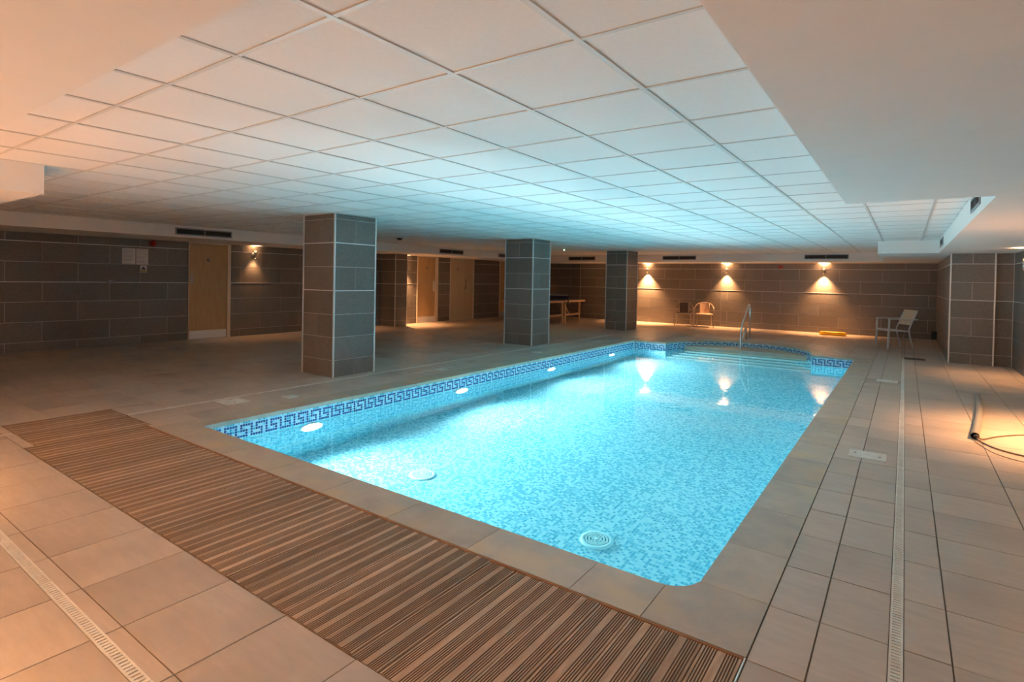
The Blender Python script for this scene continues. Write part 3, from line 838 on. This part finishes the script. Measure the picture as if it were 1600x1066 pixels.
# ------------------------------------------------------------------ doors
def door(n, X, y0, y1, lab, frame_sides, leaves, kick=True, pull=None, top=ZL, leafm='oak'):
    t = empty('door_%d' % n, (X, (y0+y1)/2, 0)); tag(t, lab, None, None, 'structure'); yc = (y0+y1)/2
    fl_, fr2 = frame_sides
    b = MB()
    if fl_: b.quadbox(0, .022, y0-yc, y0-yc+fl_, 0, top)
    if fr2: b.quadbox(0, .022, y1-yc-fr2, y1-yc, 0, top)
    b.quadbox(0, .022, y0-yc, y1-yc, top-.022, top)
    b.build('door_frame', MT['frame'], t)
    a = y0-yc+fl_; e = y1-yc-fr2
    for i, (u0, u1) in enumerate(leaves):
        l0, l1 = a+(e-a)*u0+.003, a+(e-a)*u1-.003
        b = MB(); b.quadbox(-.03, .010, l0, l1, .006, top-.026); lf = b.build('door_leaf', MT[leafm], t)
        if kick:
            b = MB(); b.quadbox(.010, .0125, l0+.01, l1-.01, .012, .185); b.build('kick_plate', MT['alu'], lf)
        if i == 0:
            RYx = Vector((1,0,0)).to_track_quat('Z', 'Y').to_matrix()
            b = MB(); b.lathe([(.036,.010),(.036,.0135),(.005,.014)], ((0),(l0+l1)/2+(.0 if len(leaves) == 1 else -.04),1.70), 20, R=RYx)
            sg = b.build('door_sign', MT['darkgrey'], lf)
            b = MB(); b.obox((.0145,(l0+l1)/2+(.0 if len(leaves) == 1 else -.04),1.695), (.001,.012,.034)); b.lathe([(.007,.014),(.007,.0152)], (0,(l0+l1)/2+(.0 if len(leaves) == 1 else -.04),1.719), 10, R=RYx); b.build('pictogram', MT['white_plastic'], sg)
    if pull == 'plate_left':
        b = MB(); b.quadbox(.010, .0125, a+.025, a+.085, 1.20, 1.39); b.build('push_plate', MT['bronze'], t)
    if pull == 'plate_right':
        b = MB(); b.quadbox(.010, .0125, e-.10, e-.03, .98, 1.30); b.build('push_plate', MT['alu'], t)
        b = MB(); b.tube([(.012,e-.065,1.02),(.05,e-.065,1.02),(.05,e-.065,1.27),(.012,e-.065,1.27)], .009); b.build('pull_handle', MT['steel'], t)
    if pull == 'pull':
        yy = a+(e-a)*leaves[0][1]-.075
        b = MB(); b.tube([(.012,yy,1.02),(.055,yy,1.02),(.055,yy,1.34),(.012,yy,1.34)], .015); b.build('pull_handle', MT['grey'], t)
        b = MB(); b.quadbox(.010, .014, yy-.03, yy+.03, 1.00, 1.13); b.build('lock_plate', MT['bronze'], t)
        RYx = Vector((1,0,0)).to_track_quat('Z', 'Y').to_matrix()
        b = MB(); b.lathe([(.022,.010),(.022,.018),(.01,.020)], (0,yy,.90), 14, R=RYx); b.build('lock_cylinder', MT['bronze'], t)
        for zz in (.3, 1.05, 1.8):
            b = MB(); b.tube([(.014,e,zz-.05),(.014,e,zz+.05)], .009); b.build('hinge', MT['steel'], t)
    return t
door(1, XL, D1[0], D1[1], 'pale oak door with metal kick plate in the left wall, beside the posters', (.014, .070), [(0, 1)], True, 'plate_left')
door(2, XL2, D2[0], D2[1], 'oak door with kick plate, lit from above, behind the wall nib', (.03, .13), [(0, 1)], True, 'plate_right')
door(3, XL2, D3[0], D3[1], 'wide pale oak double door with pull handle and lock', (.012, .06), [(0, .70), (.70, 1)], False, 'pull', leafm='oakpale')
door(4, XL2, D4[0], D4[1], 'oak door mostly hidden behind the middle column', (.06, .06), [(0, 1)], True, 'plate_right')

# ------------------------------------------------------------------ wall sconces
SCON = []
def sconce(x, y, z, nx_, ny_, lab, up, down, upang=105, upblend=1.0):
    rz = math.atan2(ny_, nx_)
    t = empty('wall_sconce', (x, y, z), rz); tag(t, lab, 'wall lamp', 'cylinder wall lamps')
    b = MB(); b.lathe([(.045,0),(.045,.012),(.03,.014)], (0,0,0), 18, R=RX); b.tube([(.012,0,0),(.06,0,0)], .013); b.build('bracket', MT['steel'], t)
    b = MB(); seg = 20; R0, R1 = .036, .032
    prof = [(R1,-.085),(R0,-.085),(R0,.085),(R1,.085)]
    c = Vector((.085, 0, 0)); i0 = 0
    for r_, z_ in prof:
        for k in range(seg):
            a = 2*PI*k/seg; b.v.append((c.x+r_*math.cos(a), r_*math.sin(a), z_))
    for i in range(3):
        for k in range(seg):
            k2 = (k+1) % seg; b.f.append((i*seg+k, i*seg+k2, (i+1)*seg+k2, (i+1)*seg+k)); b.m.append(0); b.sm.append(i == 1)
    b.build('shade', MT['steel'], t)
    for sgn, pw, nm in ((1, up, 'upper_bulb'), (-1, down, 'lower_bulb')):
        b = MB(); b.lathe([(.0315,sgn*.055),(.0315,sgn*.058)] if sgn > 0 else [(.0315,-.058),(.0315,-.055)], (.085,0,0), 18); b.build(nm, MT['bulb'], t)
        if pw <= 0: continue
        ld = bpy.data.lights.new('sconce_light', 'SPOT'); ld.energy = pw; ld.color = SCONCE_COL; ld.spot_size = math.radians(upang if sgn > 0 else 98); ld.spot_blend = upblend if sgn > 0 else 1.0; ld.shadow_soft_size = .025
        lo = bpy.data.objects.new('sconce_light', ld); COL.objects.link(lo); lo.parent = t; lo.location = (.085, 0, sgn*.088)
        lo.rotation_euler = (PI, 0, 0) if sgn > 0 else (0, 0, 0)
WS = 120.0
sconce(-7.30, YB-.008, 1.80, 0, -1, 'lit cylinder wall lamp beside the farthest column', .8*WS, 4.0*WS)
sconce(-4.66, YB-.008, 1.80, 0, -1, 'lit cylinder wall lamp above the pool handrail, middle of the far wall', 1.0*WS, 1.7*WS)
sconce(-1.94, YB-.008, 1.80, 0, -1, 'lit cylinder wall lamp above the yellow float on the far wall', 1.2*WS, 2.0*WS)
sconce(XL+.008, 6.95, 1.86, 1, 0, 'cylinder wall lamp on the left wall beside the oak door', .14*WS, .14*WS)
sconce(XL2+.008, 11.50, 1.80, 1, 0, 'cylinder wall lamp tucked behind the wall nib by the lit oak door', .9*WS, 2.0*WS)
sconce(XR-.008, 7.05, 1.78, -1, 0, 'cylinder wall lamp on the right wall lighting the floor by the grey pipe', 0.9*WS, 2.9*WS, 150, .6)
sconce(XR-.008, 11.42, 1.78, -1, 0, 'cylinder wall lamp on the right wall near the tiled pier', .5*WS, .5*WS)
sconce(-5.05, YF+.01, 1.80, 0, 1, 'cylinder wall lamp behind the viewpoint near the offset end of the walkway', 1.6*WS, 7.5*WS, 164, .35)
sconce(-2.30, YF+.01, 1.80, 0, 1, 'cylinder wall lamp behind the viewpoint near the middle of the walkway', 1.7*WS, 1.1*WS, 164, .35)
sconce(.45, YF+.01, 1.80, 0, 1, 'added unseen cylinder wall lamp behind the viewpoint near the right end of the walkway', .5*WS, .9*WS, 164, .35)  # made-up lamp, continues the spacing to warm the right floor and soffit
sconce(XL+.008, -.15, 1.86, 1, 0, 'added unseen cylinder wall lamp on the left wall beyond the left picture edge', .6*WS, .5*WS)  # made-up lamp out of view, added to lift the dim left floor and fascia
sconce(XL+.008, 9.45, 1.86, 1, 0, 'added unseen cylinder wall lamp on the left wall, behind the nearest column', .3*WS, .35*WS)  # assumed lamp, placed out of sight to brighten the floor past the column

# ------------------------------------------------------------------ air vents
def vent(x, y, z, nx_, ny_, L_, lab, hgt=.130):
    rz = math.atan2(ny_, nx_)
    t = empty('air_vent', (x, y, z), rz); tag(t, lab, 'air vent', 'linear air vents in the soffit faces')
    h = hgt/2; f_ = .022
    b = MB(); b.quadbox(0,.012,-L_/2,L_/2,-h,-h+f_).quadbox(0,.012,-L_/2,L_/2,h-f_,h).quadbox(0,.012,-L_/2,-L_/2+f_,-h+f_,h-f_).quadbox(0,.012,L_/2-f_,L_/2,-h+f_,h-f_).quadbox(0,.012,-.008,.008,-h+f_,h-f_)
    b.build('frame', MT['ventframe'], t)
    b = MB(); b.quadbox(0, .001, -L_/2+f_, L_/2-f_, -h+f_, h-f_); b.build('dark_duct', MT['black'], t)
    n = 4
    me = None
    for k in range(n):
        zz = -h+f_+(k+.5)*(hgt-2*f_)/n
        for s0, s1 in ((-L_/2+f_, -.008), (.008, L_/2-f_)):
            b = MB(); b.obox((.006,(s0+s1)/2,zz), (.009,s1-s0,.003), Matrix.Rotation(.6, 3, 'Y')); b.build('blade', MT['darkgrey'], t)
ZV = 2.165
vent(XF, 5.135, ZV, 1, 0, 1.03, 'grey air vent above the left oak door')
vent(XF, 12.08, ZV, 1, 0, 1.03, 'grey air vent above the lit doors, left of the middle column')
vent(XF, 14.85, ZV, 1, 0, 1.03, 'grey air vent partly hidden by the middle column')
vent(-9.19, YFA, ZV, 0, -1, 1.04, 'grey air vent above the table tennis table corner')
vent(-5.77, YFA, ZV, 0, -1, 1.06, 'grey air vent above the pair of chairs')
vent(-1.76, YFA, ZV, 0, -1, 1.05, 'grey air vent above the yellow float')
vent(.49, 6.30, ZV, -1, 0, .75, 'small air vent in the ceiling recess side, nearer the viewer')
vent(.49, 11.80, ZV, -1, 0, .85, 'small air vent in the ceiling recess side, farther away')

# ------------------------------------------------------------------ small fittings
def detector(x, y, lab, r_=.05, m=None, led=False):
    t = empty('smoke_detector', (x, y, CEIL)); tag(t, lab, 'detector')
    b = MB(); b.lathe([(r_,0.003),(r_,-.012),(r_*.8,-.020)], seg=18); b.f = [tuple(reversed(f)) for f in b.f]; b.build('base', m or MT['white_plastic'], t)
    b = MB(); b.lathe([(r_*.62,-.018),(r_*.6,-.038),(r_*.35,-.045)], seg=18); b.f = [tuple(reversed(f)) for f in b.f]; b.build('sensor', m or MT['white_plastic'], t)
    if led:
        b = MB(); b.lathe([(.02,-.044),(.016,-.056),(.004,-.060)], seg=12); b.f = [tuple(reversed(f)) for f in b.f]; b.build('green_indicator', MT['led'], t)
        ld = bpy.data.lights.new('green_indicator_light', 'SPOT'); ld.energy = 6.0; ld.color = (.15, 1.0, .42); ld.spot_size = math.radians(42); ld.spot_blend = 1; ld.shadow_soft_size = .015
        lo = bpy.data.objects.new('green_indicator_light', ld); COL.objects.link(lo); lo.parent = t; lo.location = (0, 0, -.062)
detector(-9.09, 5.58, 'white smoke detector on the ceiling left of the nearest column', .06)
detector(-9.20, 8.60, 'dark round ceiling fitting between the first two columns', .07, MT['darkgrey'])
detector(-7.59, 13.11, 'small ceiling fitting with a green indicator beside the middle column', .04, None, True)
detector(-3.16, 16.76, 'white smoke detector on the ceiling near the far wall', .05)

t = empty('alarm_sounder', (XL+.008, 4.856, 1.982)); tag(t, 'red dome alarm sounder on the left wall above the posters', 'alarm')
b = MB(); b.lathe([(.062,0),(.062,.02),(.05,.022)], R=RX); b.build('base', MT['red'], t)
b = MB(); b.lathe([(.05,.02),(.05,.06),(.04,.085),(.015,.095)], R=RX); b.build('dome', MT['red'], t)
t = empty('alarm_box', (-3.09, YB-.008, 1.93)); tag(t, 'small red alarm box high on the far wall', 'alarm')
b = MB(); b.quadbox(-.065,.065,-.045,0,-.045,.045); b.build('case', MT['red'], t)
b = MB(); b.quadbox(-.04,.04,-.049,-.045,-.012,.012); b.build('front_bar', plain('dark_red', (.16,.01,.01), .4), t)

def poster(y0, y1, z0, z1, lab, gaps):
    t = empty('poster', (XL+.009, (y0+y1)/2, (z0+z1)/2)); tag(t, lab, 'poster', 'laminated sheets on the left wall'); w_, h_ = (y1-y0)/2, (z1-z0)/2
    b = MB(); b.quadbox(0,.003,-w_,w_,-h_,h_); b.build('sheet', MT['paper'], t)
    b = MB()
    rr = random.Random(int(y0*100))
    zz = h_-.02
    while zz > -h_+.02:
        b.quadbox(.003,.0036,-w_+.015,-w_+.015+(2*w_-.03)*rr.uniform(.7,1),zz-.007,zz); zz -= rr.choice(gaps)
    b.build('printed_lines', MT['ink'], t)
poster(4.326, 4.550, 1.565, 1.868, 'left one of two laminated notices on the left wall', (.014,.014,.03))
poster(4.566, 4.776, 1.560, 1.868, 'right one of two laminated notices on the left wall, under the red sounder', (.014,.016,.04))
t = empty('safety_sign', (XL+.009, 4.695, 1.472)); tag(t, 'small yellow and white safety sign below the right notice', 'sign')
b = MB(); b.quadbox(0,.003,-.059,.059,-.069,.069); b.build('sheet', MT['paper'], t)
b = MB(); b.quadbox(.003,.0036,-.055,.055,-.065,-.022); b.build('yellow_panel', MT['signyellow'], t)
b = MB(); b.v = [(.0036,-.045,-.012),(.0036,.045,-.012),(.0036,0,.05)]; b.f = [(0,1,2)]; b.m = [0]; b.sm = [False]; b.build('warning_triangle', MT['darkgrey'], t)
b = MB(); b.quadbox(.0036,.004,-.045,.045,-.042,-.036).quadbox(.0036,.004,-.045,.03,-.056,-.050); b.build('printed_lines', MT['darkgrey'], t)
t = empty('switch_box', (XL+.008, 4.130, 1.214)); tag(t, 'grey metal switch box on the lower trim of the left wall', 'switch')
b = MB(); b.quadbox(0,.04,-.05,.05,-.045,.045); b.build('case', MT['grey'], t)
b = MB(); b.quadbox(.04,.046,-.032,.032,-.026,.026); b.build('rocker', MT['ventframe'], t)
t = empty('wall_socket_box', (.682, 17.75, .17)); tag(t, 'black box low on the side wall in the far right corner', 'box')
b = MB(); b.quadbox(-.11,0,-.12,.12,-.10,.10); b.build('case', MT['black'], t)
b = MB(); b.quadbox(-.114,-.11,-.09,.09,-.07,.07); b.build('lid', MT['darkgrey'], t)

# ------------------------------------------------------------------ handrail at the steps
t = empty('pool_handrail', (-3.10, 14.0, 0)); tag(t, 'polished steel handrail at the curved pool steps', 'handrail')
def arcp(p, n=5): return p
b = MB(); b.tube([(-.02,-.62,-.62),(-.02,-.30,-.05),(-.02,-.29,.22),(-.02,-.20,.42),(0,.30,.83),(0,.40,.885),(0,.47,.88),(0,.52,.83),(0,.535,.76),(0,.535,.0)], .021, 12); b.build('rail', MT['steel'], t)
b = MB(); b.tube([(-.05,-.02,.0),(-.05,.12,.16),(-.05,.26,.31),(-.05,.32,.345),(-.05,.37,.32),(-.05,.385,.25),(-.05,.385,.0)], .019, 12); b.build('lower_rail', MT['steel'], t)
b = MB()
for q in ((0,.535),(-.05,.385),(-.05,-.02)): b.lathe([(.042,.007),(.042,.014),(.024,.022)], (q[0],q[1],0), 16)
b.build('floor_flange', MT['steel'], t)

# ------------------------------------------------------------------ pair of tub chairs by the far wall
def bez(p, n=6):
    """round a polyline by Catmull-Rom"""
    P = [Vector(q) for q in p]; out = []
    for i in range(len(P)-1):
        p0, p1, p2, p3 = P[max(i-1,0)], P[i], P[i+1], P[min(i+2,len(P)-1)]
        for k in range(n):
            u = k/n; out.append(.5*((2*p1)+(-p0+p2)*u+(2*p0-5*p1+4*p2-p3)*u*u+(-p0+3*p1-3*p2+p3)*u**3))
    out.append(P[-1]); return out
def tub_chair(x, y, rz, lab, mfab):
    t = empty('tub_chair', (x, y, 0), rz); tag(t, lab, 'chair', 'pair of tub chairs by the far wall')
    # faces -y ; hoop: front leg, arm, round the back, other front leg
    b = MB(); b.tube(bez([(-.28,-.24,0),(-.29,-.23,.30),(-.285,-.20,.56),(-.26,-.02,.655),(-.20,.18,.72),(-.10,.26,.755),(0,.275,.765),(.10,.26,.755),(.20,.18,.72),(.26,-.02,.655),(.285,-.20,.56),(.29,-.23,.30),(.28,-.24,0)]), .014, 8); b.build('hoop_frame', MT['bronze'], t)
    b = MB(); b.bbox(-.235, .235, -.23, .20, .385, .425, .05); b.build('seat', mfab, t)
    b = MB(); b.tube(bez([(-.25,-.22,.40),(-.245,.17,.40),(-.17,.22,.40),(.17,.22,.40),(.245,.17,.40),(.25,-.22,.40),(.20,-.245,.40),(-.20,-.245,.40),(-.25,-.22,.40)], 4), .013, 8); b.build('seat_frame', MT['bronze'], t)
    b = MB(); nn = 6
    for i in range(nn):
        u0, u1 = -.135+.27*i/nn, -.135+.27*(i+1)/nn
        d0, d1 = .245-.25*u0*u0*4, .245-.25*u1*u1*4
        for z0, z1, o0, o1 in ((.42,.60,-.035,-.01),(.60,.745,-.01,.012)):
            b.face([(u0,d0+o0,z0),(u1,d1+o0,z0),(u1,d1+o1,z1),(u0,d0+o1,z1)]); b.face([(u0,d0+o1+.015,z1),(u1,d1+o1+.015,z1),(u1,d1+o0+.015,z0),(u0,d0+o0+.015,z0)])
    b.build('backrest', mfab, t)
    for sx in (-1, 1):
        b = MB(); b.tube([(sx*.145,.225,.41),(sx*.145,.255,.755)], .011, 8); b.build('back_post', MT['bronze'], t)
        b = MB(); b.tube(bez([(sx*.20,.20,.40),(sx*.215,.23,.2),(sx*.225,.27,0)]), .013, 8); b.build('rear_leg', MT['bronze'], t)
tub_chair(-5.83, 17.86, 0.30, 'tub chair with dark woven back by the far wall, left of the pair', MT['wicker_dark'])
tub_chair(-5.20, 17.92, 0.26, 'tub chair with tan woven back by the far wall, right of the pair', MT['wicker_tan'])

# ------------------------------------------------------------------ garden armchair on the right
t = empty('garden_armchair', (-.17, 15.42, 0), math.radians(27)); tag(t, 'pale metal garden armchair with beige mesh back by the far right wall', 'chair')
# faces -x
for sy in (-.27, .27):
    b = MB(); b.bar((-.27,sy,0),(-.25,sy,.66),.024,.035); b.build('front_leg', MT['chairframe'], t)
    b = MB(); b.tube(bez([(.26,sy*.96,0),(.19,sy*.96,.26),(.165,sy*.96,.42),(.20,sy*.94,.54),(.33,sy*.92,.86)]), .0165, 8); b.build('rear_upright', MT['chairframe'], t)
    b = MB(); b.quadbox(-.27,.33,sy-.02,sy+.02,.655,.675); b.build('armrest', MT['chairframe'], t)
    b = MB(); b.bar((-.262,sy*.97,.415),(.17,sy*.97,.395),.024,.03); b.build('seat_rail', MT['chairframe'], t)
b = MB(); b.obox((-.045,0,.408), (.43,.50,.012), Matrix.Rotation(.045, 3, 'Y')); b.build('seat', MT['textile'], t)
b = MB(); b.quadbox(-.27,-.245,-.26,.26,.395,.425); b.build('front_rail', MT['chairframe'], t)
b = MB()
pb = bez([(.205,0,.535),(.25,0,.66),(.305,0,.78),(.338,0,.87)], 4)
for p, q in zip(pb, pb[1:]):
    b.face([(p.x,-.245,p.z),(p.x,.245,p.z),(q.x,.245,q.z),(q.x,-.245,q.z)]); b.face([(q.x+.008,-.245,q.z),(q.x+.008,.245,q.z),(p.x+.008,.245,p.z),(p.x+.008,-.245,p.z)])
b.build('backrest', MT['textile'], t)

# ------------------------------------------------------------------ table tennis table
t = empty('table_tennis_table', (-9.78, 15.70, 0)); tag(t, 'table tennis table with pale wooden legs behind the middle column', 'table')
for half, (y0, y1) in enumerate(((-1.39, -.02), (.02, 1.39))):
    b = MB(); b.quadbox(-.76, .76, y0, y1, .735, .758); b.build('table_top', MT['tabletop'], t)
    b = MB(); b.quadbox(.73,.76,y0,y1,.675,.735).quadbox(-.76,-.73,y0,y1,.675,.735).quadbox(-.73,.73,y0,y0+.03,.675,.735).quadbox(-.73,.73,y1-.03,y1,.675,.735); b.build('apron', MT['wood'], t)
    for yy in (y0+.16 if half == 0 else y0+.07, y1-.07 if half == 0 else y1-.33):
        for xx in (-.71, .71):
            b = MB(); b.quadbox(xx-.026,xx+.026,yy-.026,yy+.026,0,.675); b.build('leg', MT['wood'], t)
    ya, yb = (y0+.16, y1-.07) if half == 0 else (y0+.07, y1-.33)
    for xx in (-.71, .71):
        b = MB(); b.quadbox(xx-.012,xx+.012,ya,yb,.235,.295); b.build('stretcher', MT['wood'], t)
        b = MB(); b.bar((xx-.03,ya+.02,.60),(xx-.03,ya+.32,.29),.018,.03); b.build('brace', MT['wood'], t)
t2 = empty('table_tennis_net', (-9.78, 15.70, .758)); tag(t2, 'navy net with pale top tape across the table tennis table', 'net')
b = MB(); b.quadbox(-.88,.88,-.002,.002,.01,.142); b.build('mesh', MT['netblue'], t2)
b = MB(); b.quadbox(-.88,.88,-.005,.005,.138,.153); b.build('top_tape', MT['paper'], t2)
for sx in (-1, 1):
    b = MB(); b.tube([(sx*.885,0,-.06),(sx*.885,0,.155)], .011); b.quadbox(min(sx*.72,sx*.89),max(sx*.72,sx*.89),-.02,.02,-.10,-.075).quadbox(min(sx*.86,sx*.90),max(sx*.86,sx*.90),-.02,.02,-.09,.0); b.build('net_post', MT['darkgrey'], t2)

# ------------------------------------------------------------------ loose things
t = empty('foam_float', (-1.62, 17.80, 0), math.radians(1)); tag(t, 'long yellow foam float lying on the floor by the far wall', 'float')
b = MB(); secs = []
for k in range(17):
    u = -1+2*k/16; e = (1-abs(u)**6)**(1/4) if abs(u) < 1 else .0
    secs.append((u*.345, max(.12, e)))
for x, s_ in secs:
    for k in range(16):
        a = 2*PI*k/16; c_, sn = math.cos(a), math.sin(a)
        b.v.append((x, .10*s_*math.copysign(abs(c_)**.6, c_), .052+.052*s_*math.copysign(abs(sn)**.6, sn)))
for i in range(16):
    for k in range(16):
        k2 = (k+1) % 16; b.f.append((i*16+k, (i+1)*16+k, (i+1)*16+k2, i*16+k2)); b.m.append(0); b.sm.append(True)
b.f.append(tuple(range(16))); b.f.append(tuple(16*16+k for k in reversed(range(16)))); b.m += [0,0]; b.sm += [False, False]
b.f = [tuple(reversed(f)) for f in b.f]
b.build('foam_body', MT['yellow'], t)
b = MB(); b.tube([(-.25,-.08,.095),(-.1,-.094,.085),(.1,-.094,.085),(.25,-.08,.095)], .008, 6); b.build('grab_cord', MT['yellow'], t)

t = empty('grey_pipe', (.56, 6.68, 0)); tag(t, 'long grey plastic pipe lying on the floor at the right', 'pipe')
b = MB(); P = [(0,0,.034),(.075,.65,.034),(.14,1.3,.034),(.19,1.95,.034),(.225,2.55,.034)]
b.tube(bez(P), .033, 16, cap=False); b.build('pipe_wall', MT['pipe'], t)
b = MB(); b.tube(bez(P), .027, 16, cap=False); b.f = [tuple(reversed(f)) for f in b.f]; b.build('pipe_bore', MT['black'], t)
b = MB(); b.tube([(.012,.05,.034),(.0,-.012,.036),(.02,-.02,.036)], .014, 8); b.build('cable_plug', MT['darkgrey'], t)
def cable(pts, r_, lab):
    o = MB(); o.tube(bez(pts, 8), r_, 8); q = o.build('loose_cable', MT['cable']); tag(q, lab, 'cable', 'cables from the grey pipe')
cable([(.565,6.66,.036),(.62,6.70,.012),(.75,6.93,.008),(.97,7.18,.008),(1.25,7.30,.008),(1.54,7.36,.010)], .006, 'dark cable running straight from the pipe end to the right edge')
cable([(.57,6.66,.020),(.60,6.58,.008),(.69,6.39,.008),(.85,6.27,.008),(1.10,6.22,.008),(1.54,6.30,.010)], .0068, 'thicker curved cable sweeping from the pipe end, middle of the three')
cable([(.545,6.66,.012),(.56,6.55,.005),(.655,6.22,.005),(.82,6.06,.005),(1.08,5.95,.005),(1.54,5.90,.006)], .003, 'thin curved wire nearest the viewer, leaving the pipe end')

# the water bends lamp light onto the ceiling and walls around it
for o in bpy.data.objects:
    if o.type == 'MESH' and o is not water: o.cycles.is_caustics_receiver = True
water.cycles.is_caustics_caster = True
